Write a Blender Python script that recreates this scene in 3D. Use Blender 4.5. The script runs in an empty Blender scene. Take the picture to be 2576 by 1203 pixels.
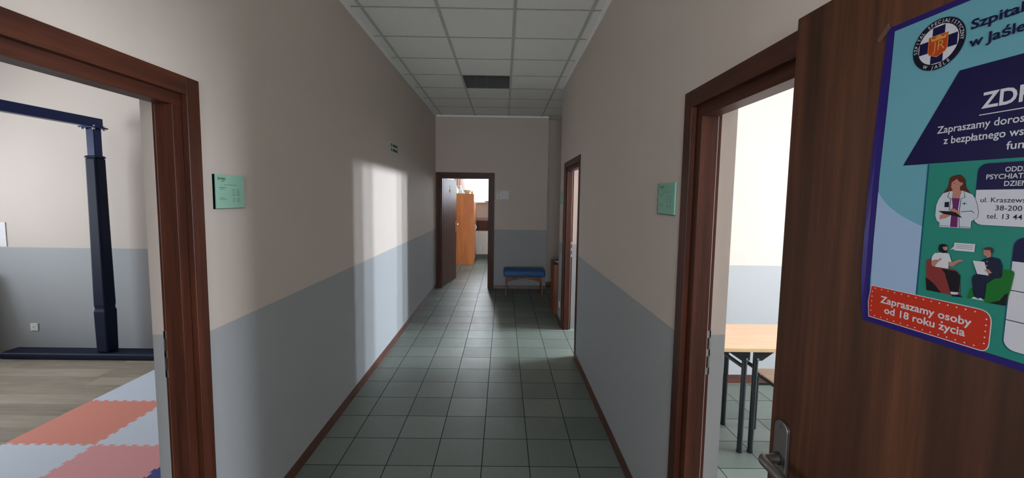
import bpy, math, random
from mathutils import Vector, Matrix
random.seed(7)
S = bpy.context.scene
COL = S.collection

# ------------------------------------------------------------------ camera
CAM_Z = 1.682
def make_camera():
    f, pitch, yaw, roll, cx, cy = 1055.9, 0.0823, 0.0075, 0.0135, 1273.45, 585.1
    W, H = 2576.0, 1203.0
    c, s = math.cos(yaw), math.sin(yaw)
    right = Vector((c, -s, 0)); ahead = Vector((s, c, 0)); z = Vector((0, 0, 1))
    cp, sp = math.cos(pitch), math.sin(pitch)
    fwd = cp * ahead - sp * z
    up = sp * ahead + cp * z
    cr, sr = math.cos(roll), math.sin(roll)
    r2 = cr * right + sr * up
    u2 = cr * up - sr * right
    cam = bpy.data.cameras.new('camera')
    cam.sensor_width = 36.0
    cam.lens = 36.0 * f / W
    cam.shift_x = (W / 2 - cx) / W
    cam.shift_y = (cy - H / 2) / W
    cam.clip_start = 0.02
    o = bpy.data.objects.new('camera', cam); COL.objects.link(o)
    m = Matrix(((r2.x, u2.x, -fwd.x, 0), (r2.y, u2.y, -fwd.y, 0), (r2.z, u2.z, -fwd.z, CAM_Z), (0, 0, 0, 1)))
    o.matrix_world = m
    S.camera = o
make_camera()

# ------------------------------------------------------------------ light, sky, exposure
S.view_settings.view_transform = 'Standard'
S.view_settings.look = 'None'
S.view_settings.gamma = 1.0
S.view_settings.use_curve_mapping = False
S.view_settings.exposure = 1.15
S.cycles.max_bounces = 14
S.cycles.diffuse_bounces = 8
S.cycles.glossy_bounces = 4
S.cycles.transparent_max_bounces = 12
S.cycles.sample_clamp_indirect = 6.0
w = bpy.data.worlds.new('overcast_sky'); S.world = w; w.use_nodes = True
w.node_tree.nodes['Background'].inputs[0].default_value = (0.80, 0.90, 1.0, 1)
w.node_tree.nodes['Background'].inputs[1].default_value = 2.0

def window_light(name, center, normal, sx, sz, watts, color=(0.89, 0.945, 1.0)):
    L = bpy.data.lights.new(name, 'AREA'); L.shape = 'RECTANGLE'; L.size = sx; L.size_y = sz
    L.energy = watts; L.color = color
    o = bpy.data.objects.new(name, L); COL.objects.link(o); o.location = center
    o.rotation_euler = Vector(normal).to_track_quat('-Z', 'Z').to_euler()
    return o
# daylight just outside each window, plus a fill lamp at the corridor end
window_light('daylight_exercise_room', (-6.86, 2.95, 1.75), (1, 0, -0.10), 2.1, 1.6, 92)
window_light('daylight_meeting_room', (5.80, 1.75, 1.50), (-1, 0, -0.08), 2.6, 2.0, 300)
window_light('daylight_narrow_room', (4.35, 5.90, 2.12), (-1, 0, -0.12), 0.15, 2.0, 330, (0.82, 0.91, 1.0))
window_light('daylight_narrow_room_b', (4.35, 5.50, 2.12), (-1, 0, -0.12), 0.15, 2.0, 210, (0.82, 0.91, 1.0))
window_light('daylight_narrow_room_c', (4.35, 5.02, 2.12), (-1, 0, -0.12), 0.18, 2.0, 300, (0.82, 0.91, 1.0))
window_light('daylight_far_room', (0.1, 11.95, 2.25), (0, -1, -0.15), 2.2, 1.3, 230)
window_light('fill_corridor_end', (-0.25, -3.30, 1.75), (0, 1, 0), 1.0, 1.4, 50)  # added fill lamp behind the viewer, lifts the ambient light near by

# ------------------------------------------------------------------ helpers
class M:
    """collects shapes in world coordinates; build() links them as one mesh object"""
    def __init__(self):
        self.v = []; self.f = []; self.mi = []; self.sm = []
    def add(self, vs, fs, m=0, smooth=False):
        b = len(self.v)
        self.v += [tuple(p) for p in vs]
        for f in fs:
            self.f.append([b + i for i in f]); self.mi.append(m); self.sm.append(smooth)
        return self
    def box(self, x0, x1, y0, y1, z0, z1, m=0):
        x0, x1 = sorted((x0, x1)); y0, y1 = sorted((y0, y1)); z0, z1 = sorted((z0, z1))
        vs = [(x0,y0,z0),(x1,y0,z0),(x1,y1,z0),(x0,y1,z0),(x0,y0,z1),(x1,y0,z1),(x1,y1,z1),(x0,y1,z1)]
        return self.add(vs, [(0,3,2,1),(4,5,6,7),(0,1,5,4),(1,2,6,5),(2,3,7,6),(3,0,4,7)], m)
    def hexa(self, a, b, m=0):
        """a, b: two quads (bottom ring, top ring)"""
        return self.add(list(a) + list(b), [(3,2,1,0),(4,5,6,7),(0,1,5,4),(1,2,6,5),(2,3,7,6),(3,0,4,7)], m)
    def tube(self, pts, r, n=12, m=0, caps=True, smooth=True):
        pts = [Vector(p) for p in pts]; rs = r if isinstance(r, (list, tuple)) else [r] * len(pts)
        ring = []; prev = None
        for i, p in enumerate(pts):
            if i == 0: t = pts[1] - pts[0]
            elif i == len(pts) - 1: t = pts[-1] - pts[-2]
            else: t = (pts[i+1] - p).normalized() + (p - pts[i-1]).normalized()
            t = t.normalized() if t.length > 1e-9 else Vector((0, 0, 1))
            if prev is None:
                a = Vector((0, 0, 1)) if abs(t.z) < 0.9 else Vector((1, 0, 0))
            else: a = prev
            x = a - t * a.dot(t); x.normalize(); y = t.cross(x); prev = x
            ring.append([p + (x * math.cos(2*math.pi*k/n) + y * math.sin(2*math.pi*k/n)) * rs[i] for k in range(n)])
        vs = [q for rg in ring for q in rg]; fs = []
        for i in range(len(pts) - 1):
            for k in range(n):
                fs.append((i*n + k, i*n + (k+1) % n, (i+1)*n + (k+1) % n, (i+1)*n + k))
        self.add(vs, fs, m, smooth)
        if caps:
            self.add(ring[0], [tuple(reversed(range(n)))], m); self.add(ring[-1], [tuple(range(n))], m)
        return self
    def lathe(self, c, prof, n=20, m=0, sx=1.0, sy=1.0):
        """prof: (radius, z) from bottom to top, about the vertical through c"""
        vs = []; fs = []
        for r, z in prof:
            for k in range(n):
                a = 2*math.pi*k/n
                vs.append((c[0] + r*sx*math.cos(a), c[1] + r*sy*math.sin(a), c[2] + z))
        for i in range(len(prof) - 1):
            for k in range(n):
                fs.append((i*n + k, i*n + (k+1) % n, (i+1)*n + (k+1) % n, (i+1)*n + k))
        self.add(vs, fs, m, True)
        if prof[0][0] > 1e-4: self.add(vs[:n], [tuple(reversed(range(n)))], m)
        if prof[-1][0] > 1e-4: self.add(vs[-n:], [tuple(range(n))], m)
        return self
    def prism(self, poly, fr, d0, d1, m=0):
        """poly in (u, v); fr(u, v, d) -> point; extruded from depth d0 to d1"""
        n = len(poly)
        a = [fr(u, v, d0) for u, v in poly]; b = [fr(u, v, d1) for u, v in poly]
        fs = [tuple(reversed(range(n))), tuple(range(n, 2*n))]
        fs += [(i, (i+1) % n, n + (i+1) % n, n + i) for i in range(n)]
        return self.add(a + b, fs, m)
    def flat(self, poly, fr, d, m=0):
        return self.add([fr(u, v, d) for u, v in poly], [tuple(range(len(poly)))], m)
    def build(self, name, mats, parent=None, bevel=0, seg=2, kind=None, label=None, fix=True):
        me = bpy.data.meshes.new(name)
        o = bpy.data.objects.new(name, me); COL.objects.link(o)
        loc = Vector((0, 0, 0))
        if parent is not None:
            o.parent = parent; q = parent
            while q is not None:
                loc += Vector(q.location); q = q.parent
        me.from_pydata([tuple(Vector(p) - loc) for p in self.v], [], self.f)
        for mt in (mats if isinstance(mats, (list, tuple)) else [mats]): me.materials.append(mt)
        me.polygons.foreach_set('material_index', self.mi)
        me.polygons.foreach_set('use_smooth', self.sm)
        me.update()
        if fix:
            import bmesh
            b = bmesh.new(); b.from_mesh(me); bmesh.ops.recalc_face_normals(b, faces=b.faces); b.to_mesh(me); b.free()
        if bevel:
            md = o.modifiers.new('bevel', 'BEVEL'); md.width = bevel; md.segments = seg; md.limit_method = 'ANGLE'; md.angle_limit = 0.7
        if kind: o['kind'] = kind
        if label: o['label'] = label
        return o

def thing(name, loc, label, cat, group=None):
    o = bpy.data.objects.new(name, None); COL.objects.link(o)
    o.location = loc; o.empty_display_size = 0.1
    o['label'] = label; o['category'] = cat
    if group: o['group'] = group
    return o
def tag(o, label, cat, group=None):
    o['label'] = label; o['category'] = cat
    if group: o['group'] = group
    return o
def rebase(o, loc):
    """move a mesh thing's origin to loc without moving its shape"""
    for v in o.data.vertices: v.co -= Vector(loc)
    o.location = loc; return o

# ------------------------------------------------------------------ materials
def lin(c):
    return tuple(((v/255)/12.92 if v/255 <= 0.04045 else ((v/255 + 0.055)/1.055)**2.4) for v in c) + (1.0,)
class N:
    def __init__(self, name):
        self.m = bpy.data.materials.new(name); self.m.use_nodes = True
        self.t = self.m.node_tree; self.p = self.t.nodes['Principled BSDF']
    def n(self, kind, **kw):
        x = self.t.nodes.new(kind)
        for k, v in kw.items(): setattr(x, k, v)
        return x
    def l(self, a, b): self.t.links.new(a, b)
    def math(self, op, a, b=None, c=None):
        x = self.n('ShaderNodeMath', operation=op)
        for i, q in enumerate((a, b, c)):
            if q is None: continue
            if isinstance(q, (int, float)): x.inputs[i].default_value = q
            else: self.l(q, x.inputs[i])
        return x.outputs[0]
    def noise(self, vec, scale, detail=4, rough=0.5):
        x = self.n('ShaderNodeTexNoise'); x.inputs['Scale'].default_value = scale
        x.inputs['Detail'].default_value = detail; x.inputs['Roughness'].default_value = rough
        if vec is not None: self.l(vec, x.inputs['Vector'])
        return x.outputs['Fac']
    def ramp(self, fac, stops):
        x = self.n('ShaderNodeValToRGB'); e = x.color_ramp.elements
        while len(e) < len(stops): e.new(0.5)
        for i, (p, c) in enumerate(stops): e[i].position = p; e[i].color = c
        self.l(fac, x.inputs[0]); return x.outputs[0]
    def mix(self, fac, a, b, blend='MIX'):
        x = self.n('ShaderNodeMix', data_type='RGBA', blend_type=blend)
        for i, q in ((0, fac), (6, a), (7, b)):
            if isinstance(q, (int, float)): x.inputs[i].default_value = q
            elif isinstance(q, tuple): x.inputs[i].default_value = q
            else: self.l(q, x.inputs[i])
        return x.outputs[2]
    def pos(self): return self.n('ShaderNodeNewGeometry').outputs['Position']
    def obj(self): return self.n('ShaderNodeTexCoord').outputs['Object']
    def sep(self, v):
        x = self.n('ShaderNodeSeparateXYZ'); self.l(v, x.inputs[0]); return x.outputs
    def comb(self, x, y, z):
        q = self.n('ShaderNodeCombineXYZ')
        for i, a in enumerate((x, y, z)):
            if isinstance(a, (int, float)): q.inputs[i].default_value = a
            else: self.l(a, q.inputs[i])
        return q.outputs[0]
    def scale(self, v, s):
        q = self.n('ShaderNodeVectorMath', operation='MULTIPLY'); self.l(v, q.inputs[0]); q.inputs[1].default_value = s
        return q.outputs[0]
    def bump(self, h, strength=0.2, dist=0.01):
        b = self.n('ShaderNodeBump'); b.inputs['Strength'].default_value = strength; b.inputs['Distance'].default_value = dist
        self.l(h, b.inputs['Height']); self.l(b.outputs[0], self.p.inputs['Normal'])
    def color(self, c):
        if isinstance(c, tuple): self.p.inputs['Base Color'].default_value = c
        else: self.l(c, self.p.inputs['Base Color'])
    def set(self, rough=0.5, metal=0.0, spec=0.5):
        self.p.inputs['Roughness'].default_value = rough; self.p.inputs['Metallic'].default_value = metal
        self.p.inputs['Specular IOR Level'].default_value = spec
        return self

def plain(name, rgb, rough=0.5, metal=0.0, spec=0.5, grain=0.06, gscale=60):
    k = N(name); k.set(rough, metal, spec); c = lin(rgb)
    f = k.noise(k.obj(), gscale, 3)
    lo = tuple(v*(1-grain) for v in c[:3]) + (1,); hi = tuple(min(1, v*(1+grain)) for v in c[:3]) + (1,)
    k.color(k.ramp(f, [(0.3, lo), (0.7, hi)]))
    return k.m

def wall_paint(name, two_tone=True):
    k = N(name); k.set(0.75, 0, 0.25)
    p = k.pos(); x, y, z = k.sep(p)
    beige, blue = lin((209, 197, 188)), lin((168, 171, 174))
    f = k.noise(p, 180, 3, 0.6); g = k.noise(p, 1.3, 2)
    if two_tone:
        edge = k.math('ADD', z, k.math('MULTIPLY', k.math('SUBTRACT', k.noise(p, 30, 2), 0.5), 0.004))
        c = k.mix(k.math('GREATER_THAN', edge, 1.10), blue, beige)
    else: c = k.mix(0.0, beige, beige)
    c = k.mix(k.math('MULTIPLY', g, 0.10), c, (0.30, 0.28, 0.26, 1))
    k.color(c); k.bump(f, 0.12, 0.002)
    return k.m

def floor_tiles():
    k = N('grey_green_floor_tile'); p = k.pos(); x, y, z = k.sep(p)
    a = k.math('DIVIDE', k.math('SUBTRACT', x, -1.016), 0.3); b = k.math('DIVIDE', k.math('SUBTRACT', y, 4.307), 0.3)
    fa, fb = k.math('FRACT', a), k.math('FRACT', b)
    da = k.math('MINIMUM', fa, k.math('SUBTRACT', 1.0, fa)); db = k.math('MINIMUM', fb, k.math('SUBTRACT', 1.0, fb))
    d = k.math('MINIMUM', da, db)
    joint = k.math('LESS_THAN', d, 0.011)
    wn = k.n('ShaderNodeTexWhiteNoise', noise_dimensions='2D'); k.l(k.comb(k.math('FLOOR', a), k.math('FLOOR', b), 0.0), wn.inputs['Vector'])
    base = k.ramp(k.math('ADD', k.math('MULTIPLY', wn.outputs['Value'], 0.55), k.math('MULTIPLY', k.noise(p, 22, 5, 0.65), 0.45)),
                  [(0.1, lin((88, 97, 91))), (0.9, lin((114, 122, 115)))])
    k.color(k.mix(joint, base, lin((32, 34, 33))))
    r = k.math('ADD', k.math('MULTIPLY', k.noise(p, 9, 4), 0.16), 0.36)
    r2 = k.math('MAXIMUM', r, k.math('MULTIPLY', joint, 0.9)); k.l(r2, k.p.inputs['Roughness'])
    h = k.math('ADD', k.math('SMOOTH_MIN', d, 0.02, 0.01), k.math('MULTIPLY', k.noise(p, 60, 3), 0.003))
    k.bump(h, 0.35, 0.03)
    return k.m

def vinyl_planks():
    k = N('grey_oak_vinyl_plank'); p = k.pos(); x, y, z = k.sep(p)
    row = k.math('FLOOR', k.math('DIVIDE', y, 0.17))
    wn = k.n('ShaderNodeTexWhiteNoise', noise_dimensions='1D'); k.l(row, wn.inputs['W'])
    xs = k.math('ADD', k.math('DIVIDE', x, 1.1), wn.outputs['Value'])
    cell = k.math('FLOOR', xs)
    w2 = k.n('ShaderNodeTexWhiteNoise', noise_dimensions='2D'); k.l(k.comb(row, cell, 0.0), w2.inputs['Vector'])
    st = k.noise(k.comb(k.math('MULTIPLY', x, 1.6), k.math('MULTIPLY', y, 16.0), k.math('MULTIPLY', w2.outputs['Value'], 9.0)), 1.6, 7, 0.68)
    v = k.math('ADD', k.math('MULTIPLY', w2.outputs['Value'], 0.35), k.math('MULTIPLY', st, 0.75))
    c = k.ramp(v, [(0.2, lin((110, 101, 90))), (0.5, lin((140, 130, 116))), (0.85, lin((166, 155, 139)))])
    fy = k.math('FRACT', k.math('DIVIDE', y, 0.17)); fx = k.math('FRACT', xs)
    j = k.math('MAXIMUM', k.math('LESS_THAN', fy, 0.018), k.math('LESS_THAN', fx, 0.003))
    k.color(k.mix(k.math('MULTIPLY', j, 0.45), c, lin((60, 56, 52)))); k.set(0.5, 0, 0.4); k.bump(st, 0.12, 0.004)
    return k.m

def wood(name, dark, mid, light, stretch=(28, 28, 1.4), scale=1.0, rough=0.42, spec=0.5, band=0.0):
    k = N(name); k.set(rough, 0, spec); o = k.obj()
    v = k.scale(o, stretch)
    f = k.noise(v, scale, 8, 0.62); g = k.noise(k.scale(o, tuple(s*4.5 for s in stretch)), scale, 4, 0.6)
    m = k.math('ADD', k.math('MULTIPLY', f, 0.75), k.math('MULTIPLY', g, 0.25))
    if band:
        b = k.noise(k.scale(o, (stretch[0]*0.3, stretch[1]*0.3, stretch[2]*0.35)), scale, 2)
        m = k.math('ADD', k.math('MULTIPLY', m, 1-band), k.math('MULTIPLY', b, band))
    k.color(k.ramp(m, [(0.32, lin(dark)), (0.5, lin(mid)), (0.68, lin(light))]))
    k.bump(g, 0.08, 0.002)
    return k.m

def ceiling_board():
    k = N('mineral_fibre_ceiling_tile'); p = k.pos(); k.set(0.9, 0, 0.2)
    f = k.noise(p, 160, 3, 0.7)
    k.color(k.ramp(f, [(0.30, lin((222, 224, 220))), (0.45, lin((244, 245, 242)))])); k.bump(f, 0.3, 0.003)
    return k.m

def glass_pane():
    k = N('window_glass'); t = k.t
    tr = k.n('ShaderNodeBsdfTransparent'); gl = k.n('ShaderNodeBsdfGlossy'); gl.inputs['Roughness'].default_value = 0.03
    mx = k.n('ShaderNodeMixShader'); fr = k.n('ShaderNodeFresnel'); fr.inputs[0].default_value = 1.45
    k.l(fr.outputs[0], mx.inputs[0]); k.l(tr.outputs[0], mx.inputs[1]); k.l(gl.outputs[0], mx.inputs[2])
    k.l(mx.outputs[0], t.nodes['Material Output'].inputs[0])
    return k.m

def sheer():
    k = N('white_sheer_curtain'); t = k.t
    tl = k.n('ShaderNodeBsdfTranslucent'); df = k.n('ShaderNodeBsdfDiffuse'); tr = k.n('ShaderNodeBsdfTransparent')
    wv = k.noise(k.scale(k.obj(), (40, 40, 400)), 1.0, 2)
    col = k.ramp(wv, [(0.3, (0.86, 0.88, 0.92, 1)), (0.7, (0.93, 0.94, 0.96, 1))])
    k.l(col, tl.inputs[0]); k.l(col, df.inputs[0])
    m1 = k.n('ShaderNodeMixShader'); m1.inputs[0].default_value = 0.4
    k.l(tl.outputs[0], m1.inputs[1]); k.l(df.outputs[0], m1.inputs[2])
    m2 = k.n('ShaderNodeMixShader'); m2.inputs[0].default_value = 0.25
    k.l(m1.outputs[0], m2.inputs[1]); k.l(tr.outputs[0], m2.inputs[2])
    k.l(m2.outputs[0], t.nodes['Material Output'].inputs[0])
    return k.m

PAINT = wall_paint('beige_over_blue_grey_paint')
BEIGE = wall_paint('beige_paint', False)
TILE = floor_tiles(); VINYL = vinyl_planks()
MAHOG = wood('mahogany_laminate', (52, 26, 17), (74, 37, 24), (92, 48, 31), rough=0.42, spec=0.3)
MAHOG_Y = wood('mahogany_laminate_head', (52, 26, 17), (74, 37, 24), (92, 48, 31), stretch=(28, 1.4, 28), rough=0.42, spec=0.3)
MAHOG_X = wood('mahogany_laminate_cross', (52, 26, 17), (74, 37, 24), (92, 48, 31), stretch=(1.4, 28, 28), rough=0.42, spec=0.3)
WALNUT = wood('walnut_laminate', (28, 14, 8), (66, 38, 23), (104, 62, 40), stretch=(14, 14, 0.6), rough=0.5, spec=0.22, band=0.3)
SKIRT = wood('brown_skirting', (62, 34, 25), (84, 47, 34), (104, 60, 44), stretch=(3, 3, 30), rough=0.4)
ALDER = wood('orange_alder_laminate', (134, 74, 32), (160, 92, 44), (178, 108, 56), stretch=(14, 14, 1.2), rough=0.38)
BEECH = wood('beech_laminate', (206, 166, 132), (216, 178, 145), (224, 190, 158), stretch=(1.5, 20, 20), rough=0.35)
EDGE = wood('pale_wood_edge', (190, 158, 112), (206, 174, 128), (218, 188, 142), stretch=(2, 20, 20), rough=0.45)
PINE = wood('brown_bench_wood', (92, 50, 28), (128, 74, 44), (150, 92, 58), stretch=(18, 18, 2), rough=0.5)
BOARD = ceiling_board()
TEE = plain('painted_ceiling_tee', (196, 198, 194), 0.5)
WHITE = plain('white_plastic', (232, 232, 228), 0.4)
ANGLE = plain('white_wall_angle', (246, 246, 243), 0.5)
DARK = plain('dark_void', (24, 24, 24), 0.8)
STEEL = plain('brushed_steel', (176, 174, 172), 0.32, 1.0)
HANDLE = plain('satin_nickel', (128, 121, 118), 0.48, 1.0)
CHROME = plain('bright_metal', (214, 214, 214), 0.18, 1.0)
BLACK = plain('black_powder_coat', (24, 30, 34), 0.35)
NAVY = plain('navy_painted_steel', (18, 40, 92), 0.4, 0.0, 0.3)
PAD = plain('navy_vinyl_padding', (10, 20, 46), 0.6, 0.0, 0.2, grain=0.12, gscale=25)
BLUE = plain('blue_vinyl_upholstery', (14, 82, 142), 0.45, grain=0.08)
MATW = plain('pale_blue_foam', (188, 197, 210), 0.75, grain=0.03, gscale=300)
MATC = plain('coral_foam', (206, 128, 112), 0.75, grain=0.04, gscale=300)
MATP = plain('pink_foam', (206, 142, 144), 0.75, grain=0.04, gscale=300)
MATB = plain('dark_blue_foam', (44, 52, 128), 0.75, grain=0.04, gscale=300)
GLASSG = plain('pale_green_glass', (140, 196, 176), 0.16, grain=0.02)
GLASSE = plain('dark_green_glass_edge', (28, 70, 56), 0.2)
PRINT = plain('dark_print', (76, 108, 98), 0.6)
PRINTY = plain('mustard_print', (150, 140, 60), 0.6)
PAPER = plain('white_paper', (226, 224, 228), 0.7)
INK = plain('grey_ink', (92, 88, 94), 0.7)
SIGNG = plain('exit_green', (22, 78, 44), 0.45)
SIGNW = plain('photoluminescent_white', (206, 220, 200), 0.5)
RAD = plain('white_radiator_enamel', (226, 224, 220), 0.35)
PIPE = plain('brown_red_pipe_paint', (150, 88, 72), 0.4)
GTILE = plain('dark_green_tile', (78, 92, 86), 0.35)
GLASS = glass_pane(); SHEER = sheer()
GASK = plain('grey_gasket', (176, 172, 170), 0.6)
LOUV = plain('satin_louvre', (120, 124, 122), 0.35, 0.9)

# ------------------------------------------------------------------ setting
XL, XR, H = -1.24, 0.775, 3.154
YB = 7.70          # far wall of the corridor
T = 0.20           # wall thickness
OPZ = 2.089
def structure(m, name, mats, **kw): return m.build(name, mats, kind='structure', **kw)

structure(M().box(XL-0.10, 6.2, -3.6, 12.2, -0.12, 0.0), 'floor_tiled', TILE)
structure(M().box(-7.1, XL-0.10, -1.4, 4.6, -0.12, 0.0), 'floor_vinyl', VINYL)

structure(M().box(XL-T, XL, -3.4, 0.672, 0, 3.3).box(XL-T, XL, 1.700, YB+T, 0, 3.3).box(XL-T, XL, 0.672, 1.700, OPZ, 3.3), 'wall_left', PAINT)
wr = M()
for y0, y1 in ((-3.4, 0.754), (1.782, 4.316), (5.346, 5.75)): wr.box(XR, XR+T, y0, y1, 0, 3.3)
for y0, y1 in ((0.754, 1.782), (4.316, 5.346)): wr.box(XR, XR+T, y0, y1, OPZ, 3.3)
structure(wr, 'wall_right', PAINT)
wb = M().box(XL, -1.194, YB, YB+T, 0, 3.3).box(-0.206, 0.80, YB, YB+T, 0, 3.3).box(-1.194, -0.206, YB, YB+T, OPZ, 3.3)
structure(wb, 'wall_back', PAINT)
structure(M().box(0.62, 0.80, YB+T, 8.05, 0, 3.3).box(0.62, 1.72, 8.05, 8.2, 0, 3.3), 'wall_alcove_back', BEIGE)
structure(M().box(XR+T, 1.52, 5.63, 5.75, 0, 3.3).box(1.52, 1.64, 5.63, 8.2, 0, 3.3), 'wall_alcove_side', BEIGE)
# end of the corridor behind the viewer: unseen wall, its glazed opening added for the fill lamp
we = M().box(XL-T, -0.75, -3.4, -3.2, 0, 3.3).box(0.25, XR+T, -3.4, -3.2, 0, 3.3).box(-0.75, 0.25, -3.4, -3.2, 2.45, 3.3).box(-0.75, 0.25, -3.4, -3.2, 0, 1.05)
structure(we, 'wall_front', PAINT)

# exercise room (left)
structure(M().box(-6.9, XL-T, 4.385, 4.55, 0, 3.3), 'wall_exercise_back', PAINT)
structure(M().box(-6.9, XL-T, -1.35, -1.2, 0, 3.3), 'wall_exercise_front', PAINT)
structure(M().box(-6.75, -6.6, -1.2, 1.9, 0, 3.3).box(-6.75, -6.6, 4.0, 4.385, 0, 3.3).box(-6.75, -6.6, 1.9, 4.0, 0, 0.9).box(-6.75, -6.6, 1.9, 4.0, 2.6, 3.3), 'wall_exercise_side', PAINT)
# meeting room (right, near)
structure(M().box(XR+T, 5.7, 3.76, 3.96, 0, 3.3), 'wall_meeting_back', PAINT)
structure(M().box(XR+T, 5.7, -1.35, -1.2, 0, 3.3), 'wall_meeting_front', PAINT)
structure(M().box(5.5, 5.65, -1.2, 0.45, 0, 3.3).box(5.5, 5.65, 3.05, 3.76, 0, 3.3).box(5.5, 5.65, 0.45, 3.05, 0, 0.5).box(5.5, 5.65, 0.45, 3.05, 2.55, 3.3), 'wall_meeting_side', PAINT)
# narrow room (right, behind the second door)
structure(M().box(1.64, 4.3, 6.02, 6.17, 0, 3.3), 'wall_narrow_back', PAINT)
wn_ = M().box(4.1, 4.25, 3.96, 6.02, 0, 1.05).box(4.1, 4.25, 3.96, 6.02, 3.05, 3.3)
for a, b in ((3.96, 4.90), (5.14, 5.40), (5.60, 5.80), (5.99, 6.02)): wn_.box(4.1, 4.25, a, b, 1.05, 3.05)
structure(wn_, 'wall_narrow_side', PAINT)
# far room
structure(M().box(-1.50, -1.36, YB+T, 11.75, 0, 3.3), 'wall_kitchen_left', BEIGE)
structure(M().box(2.4, 2.55, 8.2, 11.75, 0, 3.3), 'wall_kitchen_right', BEIGE)
FB = 11.60
structure(M().box(-1.36, -1.0, FB, FB+0.15, 0, 3.3).box(1.2, 2.4, FB, FB+0.15, 0, 3.3).box(-1.0, 1.2, FB, FB+0.15, 0, 1.55).box(-1.0, 1.2, FB, FB+0.15, 2.95, 3.3), 'wall_kitchen_back', BEIGE)

# ceilings
ct = M()
LX0, LX1, LY0, LY1 = -0.53, 0.07, 5.208, 5.808
xs = [XL] + [-1.13 + 0.6*i for i in range(5)] + [1.52]
ys = [-3.2] + [3.408 - 0.6*i for i in range(10, 0, -1)] + [3.408 + 0.6*i for i in range(8)] + [8.05]
for i in range(len(xs)-1):
    for j in range(len(ys)-1):
        if abs(xs[i]-LX0) < 0.02 and abs(ys[j]-LY0) < 0.02: continue
        ct.box(xs[i]+0.0015, xs[i+1]-0.0015, ys[j]+0.0025, ys[j+1]-0.0025, H, H+0.015)
for x in xs[1:-1]:
    ct.box(x-0.012, x+0.012, -3.2, 8.05, H-0.007, H-0.001, 1)
for y in ys[1:-1]:
    for i in range(len(xs)-1):
        ct.box(xs[i]+(0.012 if i else 0.02), xs[i+1]-0.012, y+0.002, y+0.012, H-0.003, H-0.0005, 1)
        ct.box(xs[i]+(0.012 if i else 0.02), xs[i+1]-0.012, y-0.002, y+0.001, H-0.0012, H-0.0002, 2)  # thin dark strip drawn as the shadow line along each cross tee
structure(ct, 'ceiling_corridor', [BOARD, TEE, DARK])
structure(M().box(-7, 6.2, -3.6, 12.2, 3.30, 3.40), 'ceiling_slab', DARK)
structure(M().box(-6.6, XL-T, -1.2, 4.385, 3.16, 3.2), 'ceiling_exercise', BOARD)
structure(M().box(XR+T, 5.5, -1.2, 3.76, 3.16, 3.2), 'ceiling_meeting', BOARD)
structure(M().box(XR+T, 4.1, 3.96, 5.63, 3.16, 3.2).box(1.64, 4.1, 5.63, 6.02, 3.16, 3.2), 'ceiling_narrow', BOARD)
structure(M().box(-1.36, 2.4, YB+T, FB, 3.16, 3.2), 'ceiling_kitchen', BOARD)

# white wall angle under the ceiling edge
def angle(name, m): structure(m, name, ANGLE)
angle('trim_1', M().box(XL, XL+0.028, -3.2, YB, H-0.010, H-0.0005).box(XL, XL+0.007, -3.2, YB, H-0.026, H-0.010))
angle('trim_2', M().box(XR-0.028, XR, -3.2, 5.75, H-0.010, H-0.0005).box(XR-0.007, XR, -3.2, 5.75, H-0.026, H-0.010))
angle('trim_3', M().box(XL+0.022, 0.80, YB-0.022, YB, H-0.004, H-0.0005).box(XL+0.022, 0.80, YB-0.003, YB, H-0.030, H-0.004))

# skirting
def skirt(name, segs, mat=None, h=0.065, t=0.014):
    m = M()
    for (x0, y0, x1, y1, nx, ny) in segs:
        if nx: m.hexa([(x0, y0, 0), (x0+nx*t, y0, 0), (x0+nx*t, y1, 0), (x0, y1, 0)], [(x0, y0, h), (x0+nx*t*0.45, y0, h), (x0+nx*t*0.45, y1, h), (x0, y1, h)])
        else: m.hexa([(x0, y0, 0), (x1, y0, 0), (x1, y0+ny*t, 0), (x0, y0+ny*t, 0)], [(x0, y0, h), (x1, y0, h), (x1, y0+ny*t*0.45, h), (x0, y0+ny*t*0.45, h)])
    structure(m, name, mat or SKIRT)
skirt('baseboard_left', [(XL, -3.2, XL, 0.63, 1, 0), (XL, 1.742, XL, YB, 1, 0)])
skirt('baseboard_right', [(XR, -3.2, XR, 0.712, -1, 0), (XR, 1.824, XR, 4.274, -1, 0), (XR, 5.388, XR, 5.75, -1, 0)])
skirt('baseboard_back', [(-0.164, YB, 0.80, YB, 0, -1)])
skirt('baseboard_alcove', [(0.80, 8.05, 1.52, 8.05, 0, -1)])
skirt('baseboard_meeting', [(XR+T, 3.76, 5.5, 3.76, 0, -1)], SKIRT, 0.075)
skirt('baseboard_kitchen', [(-1.36, FB, 2.4, FB, 0, -1)], GTILE, 0.10, 0.010)

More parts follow.
